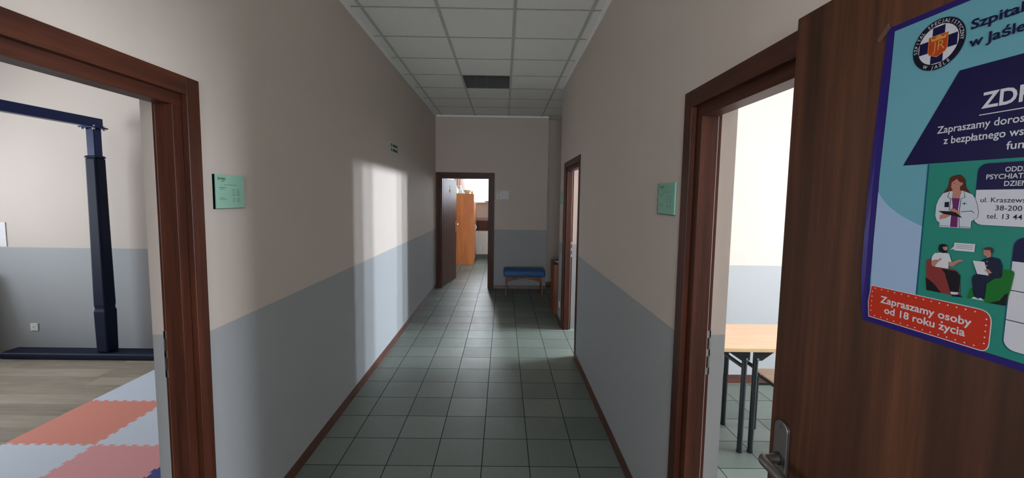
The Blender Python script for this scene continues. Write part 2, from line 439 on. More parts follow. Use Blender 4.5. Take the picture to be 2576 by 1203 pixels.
# door frames: s runs along the wall from the outer edge, d goes into the wall
def door_frame(name, o, sdir, ddir, Wd, strike=True):
    o = Vector(o); sd = Vector(sdir); dd = Vector(ddir)
    def bx(m, s0, s1, d0, d1, z0, z1, mi=0):
        a = o + sd*s0 + dd*d0; b = o + sd*s1 + dd*d1
        m.box(a.x, b.x, a.y, b.y, z0, z1, mi)
    WD = [MAHOG, MAHOG_Y if abs(sd.y) > 0.5 else MAHOG_X]
    root = bpy.data.objects.new(name, None); COL.objects.link(root); root.location = o; root['kind'] = 'structure'
    cas = M()
    bx(cas, 0, 0.068, -0.008, 0.016, 0, 2.132); bx(cas, Wd-0.068, Wd, -0.008, 0.016, 0, 2.132); bx(cas, 0.068, Wd-0.068, -0.008, 0.016, 2.064, 2.132, 1)
    cas.build('casing', WD, root, bevel=0.002)
    jm = M()
    for (a, b, c) in ((0.042, 0.114, 0.099), (Wd-0.042, Wd-0.114, Wd-0.099)):
        bx(jm, a, b, 0.0165, 0.084, 0, 2.020); bx(jm, a, c, 0.084, 0.106, 0, 2.035)
    bx(jm, 0.042, Wd-0.042, 0.0165, 0.084, 2.020, 2.088, 1); bx(jm, 0.042, Wd-0.042, 0.084, 0.106, 2.035, 2.088, 1)
    jm.build('jamb', WD, root, bevel=0.001)
    gk = M()
    bx(gk, 0.1005, 0.109, 0.084, 0.088, 0, 2.02); bx(gk, Wd-0.1005, Wd-0.109, 0.084, 0.088, 0, 2.02); bx(gk, 0.11, Wd-0.11, 0.084, 0.088, 2.023, 2.032)
    gk.build('gasket', GASK, root)
    if strike:
        sp = M()
        bx(sp, 0.0985, 0.1008, 0.0885, 0.1060, 0.945, 0.975); bx(sp, 0.0985, 0.1008, 0.0885, 0.1060, 1.025, 1.055); bx(sp, 0.0985, 0.1008, 0.0885, 0.1060, 1.105, 1.135)
        bx(sp, 0.0985, 0.1008, 0.1010, 0.1070, 0.945, 1.135)
        sp.build('strike_plate', STEEL, root)
    return root
door_frame('door_1', (XL, 1.741, 0), (0, -1, 0), (-1, 0, 0), 1.11)
door_frame('door_2', (XR, 1.823, 0), (0, -1, 0), (1, 0, 0), 1.11)
door_frame('door_3', (XR, 5.387, 0), (0, -1, 0), (1, 0, 0), 1.112)
door_frame('door_4', (-0.165, YB, 0), (-1, 0, 0), (0, 1, 0), 1.07)
# thresholds between floorings
structure(M().box(XL-0.13, XL-0.07, 0.745, 1.627, 0, 0.004), 'trim_4', STEEL, bevel=0.0015)

# windows (frames, panes); daylight stands outside them
def window(name, axis, at, a0, a1, z0, z1, mull, deep=0.06, sill=None, e=0.06):
    root = bpy.data.objects.new(name, None); COL.objects.link(root); root['kind'] = 'structure'
    def P(a, d):
        return (at + d, a) if axis == 'x' else (a, at + d)
    root.location = P((a0+a1)/2, 0) + (z0,)
    def bx(m, p0, p1, d0, d1, q0, q1):
        x0, y0 = P(p0, d0); x1, y1 = P(p1, d1); m.box(x0, x1, y0, y1, q0, q1)
    fr = M()
    bx(fr, a0, a1, -deep/2, deep/2, z0, z0+e); bx(fr, a0, a1, -deep/2, deep/2, z1-e, z1)
    for p in [a0+e/2, a1-e/2] + mull: bx(fr, p-e/2, p+e/2, -deep/2, deep/2, z0+e, z1-e)
    fr.build('window_frame', WHITE, root, bevel=0.006)
    xs_ = [a0+e/2] + mull + [a1-e/2]
    for p, q in zip(xs_, xs_[1:]):
        g = M(); bx(g, p+e/2, q-e/2, -0.003, 0.003, z0+e, z1-e); g.build('window_pane', GLASS, root)
    if sill:
        sx0, sx1, sd0, sd1, sz0, sz1 = sill
        g = M(); bx(g, sx0, sx1, sd0, sd1, sz0, sz1); g.build('window_sill', WHITE, root, bevel=0.006)
    return root
window('window_1', 'x', -6.68, 1.9, 4.0, 0.9, 2.6, [2.6, 3.3])
window('window_2', 'x', 5.58, 0.45, 3.05, 0.5, 2.55, [1.32, 2.18])
window('window_3', 'x', 4.18, 4.90, 5.14, 1.05, 3.05, [], e=0.02)
window('window_6', 'x', 4.18, 5.40, 5.60, 1.05, 3.05, [], e=0.02)
window('window_7', 'x', 4.18, 5.80, 5.99, 1.05, 3.05, [], e=0.02)
window('window_4', 'y', FB+0.09, -1.0, 1.2, 1.56, 2.95, [-0.27, 0.47], sill=(-0.80, 1.25, -0.26, -0.035, 1.535, 1.562))
window('added_window', 'y', -3.3, -0.75, 0.25, 1.05, 2.45, [])  # unseen window added in front of the corridor fill lamp

# brown cladding above the radiator
structure(M().box(-1.0, 1.3, FB-0.012, FB, 0.62, 1.045), 'trim_5', MAHOG)

# ------------------------------------------------------------------ ceiling light (off)
t = thing('ceiling_light', ((LX0+LX1)/2, (LY0+LY1)/2, H), 'unlit square louvred ceiling light set among the ceiling tiles', 'ceiling light')
fx = M()
for a, b, c, d in ((LX0+0.012, LX1-0.012, LY0+0.006, LY0+0.018), (LX0+0.012, LX1-0.012, LY1-0.018, LY1-0.006), (LX0+0.012, LX0+0.024, LY0+0.018, LY1-0.018), (LX1-0.024, LX1-0.012, LY0+0.018, LY1-0.018)):
    fx.box(a, b, c, d, H-0.002, H+0.09)
fx.box(LX0+0.012, LX1-0.012, LY0+0.006, LY1-0.006, H+0.09, H+0.10)
fx.build('housing', plain('light_housing', (96, 98, 96), 0.5), t)
for i in range(4):
    x = LX0 + 0.09 + i*0.14
    M().tube([(x, LY0+0.03, H+0.06), (x, LY1-0.03, H+0.06)], 0.013, 10).build('fluorescent_tube', plain('off_tube_%d' % i, (150, 152, 150), 0.3) if i == 0 else bpy.data.materials['off_tube_0'], t)
lv = M()
for i in range(1, 4):
    x = LX0 + 0.02 + i*0.14
    lv.box(x-0.003, x+0.003, LY0+0.02, LY1-0.02, H+0.002, H+0.045)
for j in range(1, 17):
    y = LY0 + 0.02 + j*0.0335
    lv.box(LX0+0.026, LX1-0.026, y-0.0015, y+0.0015, H+0.006, H+0.040)
lv.build('louvre', LOUV, t)

# ------------------------------------------------------------------ wall plaques
def rnd_marks(m, fr, u0, u1, v, h, d, mi=0):
    u = u0
    while u < u1 - 1:
        L = random.uniform(3, 9); e = min(u + L, u1)
        hh = h*random.uniform(0.75, 1.0)
        m.flat([(u, v), (e, v), (e, v+hh), (u, v+hh)], fr, d, mi); u = e + random.uniform(0.8, 1.6)
def plaque(fr, base, label, seed, group=None):
    random.seed(seed)
    t = thing('information_plaque', base, label, 'wall plaque', group)
    M().prism([(0, 0), (205, 0), (205, 150), (0, 150)], fr, 2.0, 9.0).build('glass_plate', GLASSG, t)
    M().prism([(0, 0), (4, 0), (4, 150), (0, 150)], fr, 0.5, 9.3).prism([(4, 0), (205, 0), (205, 2.5), (4, 2.5)], fr, 0.5, 9.2).build('plate_edge', GLASSE, t)
    pr = M()
    lg = M()
    lg.flat([(22, 128), (29, 126), (31, 137), (24, 139)], fr, 9.4, 0)
    lg.flat([(33, 127), (44, 127), (44, 137), (33, 137)], fr, 9.4, 1)
    for q in range(5): lg.flat([(47+q*5.6, 127), (51+q*5.6, 127), (51+q*5.6, 137-(q % 2)*2), (47+q*5.6, 137-(q % 2)*2)], fr, 9.4, 0)
    rnd_marks(lg, fr, 46, 66, 119.5, 3.5, 9.4, 0)
    lg.build('logo', [PRINT, PRINTY], t)
    rnd_marks(pr, fr, 62, 152, 105, 2.2, 9.4)
    rnd_marks(pr, fr, 30, 76, 92, 2.6, 9.4); rnd_marks(pr, fr, 36, 66, 85.5, 2.0, 9.4)
    rnd_marks(pr, fr, 30, 62, 47, 3.0, 9.4); rnd_marks(pr, fr, 30, 74, 40, 2.0, 9.4)
    for i, v in enumerate((84, 77.5, 71, 64.5, 58, 44, 37.5, 31)):
        rnd_marks(pr, fr, 119, 119+random.uniform(9, 20), v, 2.4, 9.4); rnd_marks(pr, fr, 152, 152+random.uniform(14, 20), v, 2.4, 9.4)
    pr.build('lettering', PRINT, t)
    return t
# left wall: u runs to +Y; right wall: u runs to -Y (as read)
plaque(lambda u, v, d: (XL + d/1000, 1.804 + u/1000, 1.617 + v/1000), (XL, 1.906, 1.617), 'pale green glass notice plaque beside the exercise room doorway', 3)
plaque(lambda u, v, d: (XR - d/1000, 2.088 - u/1000, 1.613 + v/1000), (XR, 1.985, 1.613), 'pale green glass notice plaque beside the meeting room doorway with school tables', 4)
plaque(lambda u, v, d: (XR - d/1000, 5.645 - u/1000, 1.615 + v/1000), (XR, 5.545, 1.615), 'small pale green plaque beyond the narrow second doorway, seen edge-on', 5)

# exit arrow sign
fr = lambda u, v, d: (XL + d/1000, 4.643 + u/1000, 2.174 + v/1000)
t = thing('exit_sign', (XL, 4.8, 2.174), 'small green arrow sign high on the corridor wall', 'sign')
M().prism([(0, 0), (308, 0), (308, 94), (0, 94)], fr, 0.3, 2.5).build('sign_border', SIGNW, t)
M().prism([(6, 5), (300, 5), (300, 88), (6, 88)], fr, 2.5, 3.0).build('green_panel', SIGNG, t)
ar = M()
ar.prism([(60, 38), (290, 38), (290, 57), (60, 57)], fr, 3.0, 3.4)
ar.prism([(22, 47), (70, 84), (94, 84), (52, 47)], fr, 3.0, 3.4).prism([(22, 47), (52, 47), (94, 10), (70, 10)], fr, 3.0, 3.4)
ar.build('arrow', SIGNW, t)

# taped paper notice on the far wall
fr = lambda u, v, d: (-0.130 + u/1000, YB - d/1000, 1.655 + v/1000)
t = thing('paper_notice', (-0.02, YB, 1.655), 'white paper notice taped on the far wall beside the open doorway', 'notice')
M().prism([(0, 0), (222, 3), (224, 150), (4, 154)], fr, 0.4, 1.2).build('paper_sheet', PAPER, t)
pr = M(); random.seed(11)
rnd_marks(pr, fr, 20, 72, 128, 12, 1.5); rnd_marks(pr, fr, 26, 62, 92, 6, 1.5); rnd_marks(pr, fr, 24, 60, 50, 8, 1.5); rnd_marks(pr, fr, 30, 56, 24, 8, 1.5); rnd_marks(pr, fr, 112, 124, 70, 8, 1.5)
pr.build('lettering', INK, t)

# ------------------------------------------------------------------ bench
t = thing('upholstered_bench', (0.37, 7.25, 0), 'low wooden bench with blue padded seat against the far wall', 'bench')
cu = M()
prof = [(0.0, 0.335), (0.0, 0.43), (0.02, 0.447), (0.30, 0.452), (0.325, 0.44), (0.33, 0.335)]
cu.prism(prof, lambda a, z, d: (0.018 + d, 7.095 + a, z), 0, 0.712)
cu.build('seat_cushion', BLUE, t, bevel=0.022, seg=4)
def bench_leg(x0, x1, lean):
    ring0 = [(x0+lean, 7.12, 0), (x0+lean+0.022, 7.12, 0), (x0+lean+0.022, 7.38, 0), (x0+lean, 7.38, 0)]
    ring1 = [(x0, 7.14, 0.335), (x0+0.022, 7.14, 0.335), (x0+0.022, 7.36, 0.335), (x0, 7.36, 0.335)]
    return M().hexa(ring0, ring1)
bench_leg(0.058, 0.08, -0.008).build('leg', PINE, t, bevel=0.003)
bench_leg(0.655, 0.68, 0.02).build('leg', PINE, t, bevel=0.003)
ap = M()
arc = [(0.08, 0.335), (0.655, 0.335), (0.66, 0.235)] + [(0.66 - 0.58*i/12, 0.235 + 0.058*math.sin(math.pi*i/12)) for i in range(1, 12)] + [(0.08, 0.235)]
ap.prism(arc, lambda a, z, d: (a, d, z), 7.15, 7.168)
ap.build('apron', PINE, t, bevel=0.002)

# ------------------------------------------------------------------ cabinet in the alcove
t = thing('low_cabinet', (0.97, 6.2, 0), 'waist-high brown wooden cabinet half hidden behind the corridor wall end', 'cabinet')
M().box(0.752, 1.24, 6.01, 6.40, 0.0, 0.725).build('carcass', PINE, t, bevel=0.003)
M().box(0.742, 1.25, 6.00, 6.41, 0.725, 0.745).build('cabinet_top', MAHOG, t, bevel=0.004)
M().box(0.744, 0.752, 6.02, 6.203, 0.05, 0.715).build('cabinet_door', PINE, t, bevel=0.002)
M().box(0.744, 0.752, 6.207, 6.39, 0.05, 0.715).build('cabinet_door', PINE, t, bevel=0.002)
pp = M()
for i in range(3):
    a = 0.08*i; c, s = math.cos(a), math.sin(a)
    q = [(0.80 + c*x - s*y, 6.03 + s*x + c*y) for x, y in ((0, 0), (0.297, 0), (0.297, 0.21), (0, 0.21))]
    pp.hexa([(x, y, 0.7455+0.002*i) for x, y in q], [(x, y, 0.7472+0.002*i) for x, y in q])
tag(rebase(pp.build('paper_sheets', PAPER), (0.95, 6.13, 0.7455)), 'loose white sheets lying on the brown alcove cabinet', 'paper')

# ------------------------------------------------------------------ sockets
def socket(fr, base, label):
    t = thing('wall_socket', base, label, 'socket')
    M().prism([(0, 0), (80, 0), (80, 80), (0, 80)], fr, 0, 8).build('faceplate', WHITE, t, bevel=0.003)
    sk = M(); ring = [(40+21*math.cos(a*math.pi/10), 40+21*math.sin(a*math.pi/10)) for a in range(20)]
    sk.prism(ring, fr, 8, 8.6, 0); sk.flat([(38+u, 40+v) for u, v in ((-12, -4), (12, 4), (14, 8), (-10, 2))], fr, 9, 1)
    sk.build('socket_insert', [WHITE, INK], t)
    return t
socket(lambda u, v, d: (-4.992 + u/1000, 4.385 - d/1000, 0.21 + v/1000), (-4.95, 4.385, 0.21), 'white square socket low on the exercise room wall')
socket(lambda u, v, d: (XR - d/1000, 5.615 - u/1000, 0.22 + v/1000), (XR, 5.575, 0.22), 'white socket low on the narrow wall strip beyond the second doorway')

# ------------------------------------------------------------------ exercise room: padded frame and foam mats
t = thing('therapy_frame', (-4.02, 4.2, 0), 'navy padded steel suspension frame standing in the exercise room', 'exercise frame')
def upright(y, t):
    pd = M()
    rings = [(0.062, 0.070), (0.066, 0.49), (0.059, 0.52), (0.063, 0.56), (0.058, 1.4), (0.056, 2.02)]
    def sq(h, z, y): return [(-4.02-h, y-h, z), (-4.02+h, y-h, z), (-4.02+h, y+h, z), (-4.02-h, y+h, z)]
    vs = [p for h, z in rings for p in sq(h, z, y)]; nr = len(rings)
    pd.add(vs, [(3, 2, 1, 0), tuple(range(4*nr-4, 4*nr))] + [(4*i+k, 4*i+(k+1) % 4, 4*i+4+(k+1) % 4, 4*i+4+k) for i in range(nr-1) for k in range(4)])
    pd.build('post_padding', PAD, t, bevel=0.018, seg=3)
    ps = M().box(-4.06, -3.98, y-0.04, y+0.04, 2.02, 2.305).build('post', NAVY, t, bevel=0.006)
    M().hexa(sq(0.061, 2.018, y), sq(0.050, 2.040, y)).build('padding_collar', PAD, t, bevel=0.008)
    fl = M().box(-4.095, -3.945, y-0.075, y+0.075, 2.305, 2.317)
    fl.build('flange', NAVY, t)
    for sx, sy in ((-1, -1), (1, -1), (1, 1), (-1, 1)):
        b = M(); c = (-4.02+0.055*sx, y+0.055*sy)
        b.tube([(c[0], c[1], 2.288), (c[0], c[1], 2.332)], 0.011, 8)
        b.build('bolt', CHROME, t)
    bar = M().box(-5.04, -3.0, y-0.085, y+0.10, 0.0, 0.068)
    bar.build('floor_padding', PAD, t, bevel=0.02, seg=3)
upright(4.2, t)
upright(1.4, t)
M().box(-4.06, -3.98, 1.32, 4.262, 2.317, 2.405).build('crossbeam', NAVY, t, bevel=0.004)

def jig(p, q, n=8, h=0.0085):
    p, q = Vector(p), Vector(q); d = q - p; L = d.length; d.normalize(); nrm = Vector((-d.y, d.x)); st = L/n
    out = []
    for k in range(n):
        for a, b in ((0.0, -h), (0.36, -h), (0.26, h), (0.84, h), (0.74, -h)):
            out.append(p + d*(st*(k+a)) + nrm*b)
    out[0] = p; return out
def mat_tile(ix, iy, mat, label, cat='foam mat tile'):
    x0, x1 = -3.29 + 0.6*ix, -2.69 + 0.6*ix; y1 = 3.875 - 0.6*iy; y0 = y1 - 0.6
    poly = []
    # same paths are used by both neighbours, so the teeth interlock
    poly += jig((x0, y0), (x1, y0))
    poly += jig((x1, y0), (x1, y1))
    top = [(x1, y1), (x0, y1)] if iy == 0 else list(reversed(jig((x0, y1), (x1, y1)) + [Vector((x1, y1))]))
    poly += [Vector(p) for p in top[:-1]]
    left = [(x0, y1), (x0, y0)] if ix == 0 else list(reversed(jig((x0, y0), (x0, y1)) + [Vector((x0, y1))]))
    poly += [Vector(p) for p in left[:-1]]
    o = M().prism([(p.x, p.y) for p in poly], lambda u, v, d: (u, v, d), 0.0, 0.013).build('foam_mat_tile', mat)
    tag(rebase(o, (x0+0.3, y0+0.3, 0)), label, cat, 'interlocking foam mat tiles')
mat_tile(0, 0, MATW, 'pale grey foam mat tile farthest into the exercise room, behind the coral tile')
mat_tile(0, 1, MATC, 'coral foam mat tile between two pale grey tiles along the bare vinyl')
mat_tile(0, 2, MATW, 'pale grey foam mat tile in front of the coral one, beside the pink tile')
mat_tile(1, 1, MATW, 'pale grey foam mat tile behind the pink tile, close to the door jamb')
mat_tile(1, 2, MATP, 'pink foam mat tile between a pale grey and a dark blue tile')
mat_tile(2, 2, MATB, 'dark blue foam mat tile at the jamb edge, mostly hidden')
# dark upright cushion at the frame's far end
o = M().hexa([(-5.72, 4.20, 0), (-5.345, 4.20, 0), (-5.345, 4.36, 0), (-5.72, 4.36, 0)], [(-5.72, 4.27, 0.86), (-5.39, 4.27, 0.86), (-5.39, 4.37, 0.86), (-5.72, 4.37, 0.86)]).build('gym_mattress', PAD, bevel=0.03, seg=3)
tag(rebase(o, (-5.53, 4.28, 0)), 'dark padded mattress propped on the exercise room wall past the floor bar', 'mattress')
# pale thin panel on the wall by the far edge of the exercise room
o = M().box(-5.75, -5.17, 4.380, 4.385, 1.105, 1.36).build('pale_wall_panel', PAPER)
tag(rebase(o, (-5.46, 4.3825, 1.105)), 'pale thin panel on the exercise room wall above the grey paint line', 'wall sheet')

# ------------------------------------------------------------------ meeting room tables and chair
def school_table(x0, x1, label, crossx):
    t = thing('school_table', ((x0+x1)/2, 2.845, 0), label, 'table', 'school tables pushed together')
    M().box(x0, x1, 2.583, 3.107, 0.728, 0.750).build('tabletop', BEECH, t)
    M().box(x0, x1, 2.580, 2.583, 0.7275, 0.7495).build('edge_band', EDGE, t)
    legs = []
    for x in (x0+0.036, x1-0.036):
        for y in (2.682, 3.03):
            g = M().tube([(x, y, 0.012), (x, y, 0.70)], 0.0165, 14).build('leg', BLACK, t)
            M().tube([(x, y, 0.0), (x, y, 0.014)], 0.019, 14).build('foot_cap', BLACK, g)
        M().tube([(x, 2.682, 0.585), (x, 3.03, 0.585)], 0.013, 10).build('crossbar', BLACK, t)
        sgn = 1 if x < (x0+x1)/2 else -1
        for y in (2.665, 3.045):
            br = M().prism([(-0.022, 0.640), (0.03, 0.640), (0.115, 0.704), (0.115, 0.718), (-0.022, 0.718)], lambda u, z, d: (x+sgn*u, y+d, z), -0.0035, 0.0035)
            b = br.build('bracket', BLACK, t)
            for z in (0.712, 0.652): M().tube([(x, y-0.005, z), (x, y-0.010, z)], 0.008, 10).build('bolt', CHROME, b)
    rl = M()
    for y in (2.70, 3.01): rl.box(x0+0.06, x1-0.06, y-0.012, y+0.012, 0.700, 0.728)
    for x in (x0+0.036, x1-0.036): rl.box(x-0.012, x+0.012, 2.66, 3.05, 0.716, 0.728)
    rl.build('under_rail', BLACK, t)
    for x in (x0+0.09,) if x1-x0 < 1 else (x0+0.4, x1-0.3):
        pts = [(x, 2.72+0.012*i, 0.70-0.045*math.sin(math.pi*i/10)) for i in range(11)]
        M().tube(pts, 0.003, 6).build('bag_hook', STEEL, t)
    return t
school_table(0.992, 1.6419, 'beech topped school table standing against the doorway wall', 1.6)
school_table(1.6421, 2.94, 'beech topped school table further into the room, with the stool beneath', 1.7)

t = thing('stool', (2.05, 2.80, 0), 'low stool with pale orange plywood seat and dark steel frame under the table', 'stool')
st = M()
st.prism([(1.845, 2.615), (2.235, 2.615), (2.235, 2.985), (1.858, 2.985)], lambda u, v, d: (u, v, d), 0.446, 0.456)
st.build('seat', BEECH, t, bevel=0.003)
for y in (2.635, 2.972):
    fr_ = M()
    fr_.tube([(1.880, y, 0.0), (1.880, y, 0.415), (1.886, y, 0.430), (1.90, y, 0.435), (2.185, y, 0.435), (2.199, y, 0.430), (2.205, y, 0.415), (2.205, y, 0.0)], 0.0125, 12)
    fr_.build('side_frame', BLACK, t)
    M().tube([(1.885, y, 0.345), (2.206, y, 0.345)], 0.009, 10).build('stretcher', BLACK, t)
M().tube([(1.880, 2.635, 0.415), (1.880, 2.972, 0.415)], 0.010, 10).build('cross_rail', BLACK, t)

# ------------------------------------------------------------------ far room
t = thing('wardrobe', (-1.03, 10.9, 0), 'tall orange-brown wooden wardrobe in the room past the far doorway', 'wardrobe')
M().box(-1.345, -0.750, 10.45, 11.32, 0.0, 1.776).build('carcass', ALDER, t, bevel=0.003)
for y0, y1 in ((10.455, 10.882), (10.888, 11.315)):
    d = M().box(-0.750, -0.732, y0, y1, 0.06, 1.770).build('wardrobe_door', ALDER, t, bevel=0.002)
    yc = 10.855 if y0 < 10.6 else 10.915
    M().tube([(-0.732, yc, 0.85)] + [(-0.732+0.034*math.sin(math.pi*i/8), yc, 0.85+0.12*i/8) for i in range(1, 8)] + [(-0.732, yc, 0.97)], 0.009, 8).build('handle', WHITE, d)
ZW = 1.776
t = thing('soap_bottle', (-1.180, 10.58, ZW), 'pale yellow pump bottle standing on top of the wardrobe', 'bottle')
M().lathe((-1.180, 10.58, ZW), [(0.045, 0), (0.050, 0.02), (0.048, 0.09), (0.030, 0.13), (0.015, 0.145)], 20).build('bottle_body', plain('yellow_soap', (234, 234, 186), 0.3), t)
M().lathe((-1.180, 10.58, ZW), [(0.014, 0.145), (0.014, 0.165), (0.006, 0.168), (0.006, 0.185)], 12).tube([(-1.19, 10.58, ZW+0.188), (-1.145, 10.58, ZW+0.180)], 0.008, 8).build('pump', WHITE, t)
t = thing('spray_bottle', (-1.105, 10.84, ZW), 'pale blue and white spray bottle on the wardrobe, left of the bowl', 'bottle')
M().lathe((-1.105, 10.84, ZW), [(0.050, 0), (0.056, 0.02), (0.056, 0.07), (0.040, 0.115), (0.018, 0.14)], 20).build('bottle_body', plain('pale_blue_bottle', (176, 212, 222), 0.25), t)
M().lathe((-1.105, 10.84, ZW), [(0.017, 0.14), (0.017, 0.165), (0.020, 0.17), (0.018, 0.205), (0.010, 0.212)], 14).box(-1.127, -1.082, 10.80, 10.86, ZW+0.178, ZW+0.20).build('nozzle', WHITE, t)
t['label'] = 'pale blue and white spray bottle on the wardrobe, between pump bottle and bowl'
o = M().lathe((-0.92, 10.76, ZW), [(0.040, 0), (0.072, 0.03), (0.100, 0.080), (0.104, 0.095), (0.098, 0.095), (0.068, 0.035), (0.0, 0.012)], 26).build('bowl', plain('sage_bowl', (170, 184, 152), 0.35))
tag(rebase(o, (-0.92, 10.76, ZW)), 'sage green bowl sitting on top of the wardrobe', 'bowl')
o = M().lathe((-0.797, 10.70, ZW), [(0.004, 0.0)] + [(0.034*math.sin(math.pi*i/10), 0.034-0.034*math.cos(math.pi*i/10)) for i in range(1, 10)] + [(0.004, 0.068)], 20).build('orange_fruit', plain('orange_peel', (232, 160, 36), 0.45, gscale=200))
tag(rebase(o, (-0.797, 10.70, ZW)), 'round orange on the front corner of the wardrobe top', 'fruit')

t = thing('radiator', (-0.05, 11.52, 0.127), 'white ribbed panel radiator below the curtained window', 'radiator')
rp = M()
n = 44; x0, x1 = -0.80, 0.70
top = []
for i in range(n*4+1):
    x = x0 + (x1-x0)*i/(n*4); ph = i % 4
    top.append((x, 0.0 if ph in (0, 3) else 0.008))
for (xa, da), (xb, db) in zip(top, top[1:]):
    rp.add([(xa, 11.50+da, 0.15), (xb, 11.50+db, 0.15), (xb, 11.50+db, 0.745), (xa, 11.50+da, 0.745)], [(0, 1, 2, 3)])
rp.box(x0, x1, 11.509, 11.56, 0.135, 0.76)
rp.build('panel', RAD, t)
M().box(x0-0.005, x1+0.005, 11.495, 11.57, 0.745, 0.765).build('top_grille', RAD, t, bevel=0.004)
M().box(x0, x1, 11.498, 11.512, 0.127, 0.150).build('bottom_rim', RAD, t, bevel=0.004)
for xx in (-0.6, 0.5): M().box(xx-0.02, xx+0.02, 11.56, FB-0.0005, 0.25, 0.65).build('wall_bracket', RAD, t)

def pipe(pts, r, label):
    o = M().tube(pts, r, 12).build('heating_pipe', PIPE)
    tag(rebase(o, pts[0]), label, 'pipe')
pipe([(-1.262, 11.56, 0.0), (-1.262, 11.56, 3.15)], 0.014, 'reddish-brown vertical heating pipe nearer the room corner behind the wardrobe')
pipe([(-1.195, 11.56, 0.0), (-1.195, 11.56, 3.15)], 0.014, 'reddish-brown vertical heating pipe closer to the window, behind the spray bottle')
pipe([(-1.17, 11.566, 1.118), (1.2, 11.566, 1.118)], 0.010, 'upper thin horizontal heating pipe under the window sill')
pipe([(-1.17, 11.566, 1.072), (1.2, 11.566, 1.072)], 0.010, 'lower thin horizontal heating pipe along the brown panel edge')

def curtain(x0, x1, label, folds):
    m = M(); n = 90; vs = []; fs = []
    for j, z in enumerate((1.60, 2.0, 2.5, 3.0)):
        for i in range(n+1):
            x = x0 + (x1-x0)*i/n
            vs.append((x, 11.46 + 0.022*math.sin(folds*2*math.pi*i/n + 0.25*j) + 0.006*math.sin(folds*4.7*math.pi*i/n), z))
    for j in range(3):
        for i in range(n): fs.append((j*(n+1)+i, j*(n+1)+i+1, (j+1)*(n+1)+i+1, (j+1)*(n+1)+i))
    m.add(vs, fs, 0, True)
    o = m.build('sheer_curtain', SHEER, fix=False)
    so = o.modifiers.new('thickness', 'SOLIDIFY'); so.thickness = 0.0015
    tag(rebase(o, ((x0+x1)/2, 11.46, 1.6)), label, 'curtain', 'white sheer curtains')
curtain(-0.99, -0.70, 'narrow white sheer curtain gathered above the wardrobe', 5)
curtain(-0.585, 1.25, 'wide white sheer curtain covering most of the far window', 22)
o = M().tube([(-1.05, 11.46, 3.02), (1.3, 11.46, 3.02)], 0.012, 10).build('curtain_rod', WHITE)
for xx in (-1.0, 0.1, 1.25):
    pass
t = M().box(-0.50, -0.40, 11.40, 11.47, 1.5625, 1.592).build('small_box', plain('grey_plastic', (150, 152, 152), 0.5))
tag(rebase(t, (-0.45, 11.435, 1.5625)), 'small grey box lying on the white window sill', 'box')
tag(rebase(o, (0.12, 11.46, 3.02)), 'white curtain rod above the far window', 'curtain rod')

# far room door leaf, open inwards
def far_leaf():
    hx, hy = -1.118, 7.80
    dirv = Vector((0.150, 0.80, 0)).normalized(); nr = Vector((dirv.y, -dirv.x, 0))   # nr faces +x
    def fr(u, v, d): 
        q = Vector((hx, hy, 0)) + dirv*u + nr*d; return (q.x, q.y, v)
    t = thing('door_leaf', (hx, hy, 0.0), 'open dark brown door leaf of the far doorway with small number plate', 'door')
    M().prism([(0, 0.012), (0.84, 0.012), (0.84, 2.028), (0, 2.028)], fr, -0.040, 0.0).build('panel', MAHOG, t, bevel=0.003)
    pl = M().prism([(0.765, 0.98), (0.80, 0.98), (0.80, 1.19), (0.765, 1.19)], fr, 0.0, 0.008).prism([(0.765, 0.98), (0.80, 0.98), (0.80, 1.19), (0.765, 1.19)], fr, -0.048, -0.040)
    h = pl.build('handle_plate', STEEL, t, bevel=0.003)
    for sg, d0 in ((1, 0.008), (-1, -0.048)):
        M().tube([fr(0.782, 1.135, d0), fr(0.782, 1.135, d0+sg*0.045), fr(0.772, 1.135, d0+sg*0.055), fr(0.665, 1.135, d0+sg*0.055)], 0.009, 10).build('lever', CHROME, h)
    M().prism([(0.37, 1.775), (0.45, 1.775), (0.45, 1.825), (0.37, 1.825)], fr, 0.0, 0.002).build('number_plate', PAPER, t)
    M().flat([(0.38, 1.783), (0.40, 1.783), (0.40, 1.817), (0.38, 1.817)], fr, 0.0024).flat([(0.405, 1.783), (0.44, 1.783), (0.44, 1.817), (0.405, 1.817)], fr, 0.0024).build('plate_print', INK, t)
    M().prism([(0.40, 1.852), (0.425, 1.852), (0.425, 1.905), (0.40, 1.905)], fr, 0.0, 0.002).build('room_number', INK, t)
    for z in (0.25, 1.0, 1.8): M().tube([fr(-0.006, z, -0.012), fr(-0.006, z+0.09, -0.012)], 0.007, 8).build('hinge', STEEL, t)
far_leaf()

# ------------------------------------------------------------------ near door leaf with handle
LU = Vector((-0.03498, 0.99939, 0)); LN = Vector((-0.99939, -0.03498, 0)); LP = Vector((0.71472, 0.80, 0))
def LF(u, v, d):
    """leaf face: u mm towards the hinge, v mm above the floor, d mm out of the face"""
    q = LP - LU*(u/1000) + LN*(d/1000); return (q.x, q.y, v/1000)
UE, UH = -248.5, 655.0
leaf = thing('door_leaf', LF(200, 0, -18), 'dark walnut door leaf with hospital poster, folded against the corridor wall', 'door')
M().prism([(UE, 8), (UH, 8), (UH, 2122), (UE, 2122)], LF, -36, 0).build('panel', WALNUT, leaf, bevel=0.002)
rot = [(-199 + 22.5*math.cos(a*math.pi/14), 1115 + 22.5*math.sin(a*math.pi/14)) for a in range(15)]
bt = [(-199 + 22.5*math.cos(math.pi + a*math.pi/14), 905 + 22.5*math.sin(math.pi + a*math.pi/14)) for a in range(15)]
hp = M().prism(rot + bt, LF, 0, 9).build('handle_plate', HANDLE, leaf, bevel=0.0012)
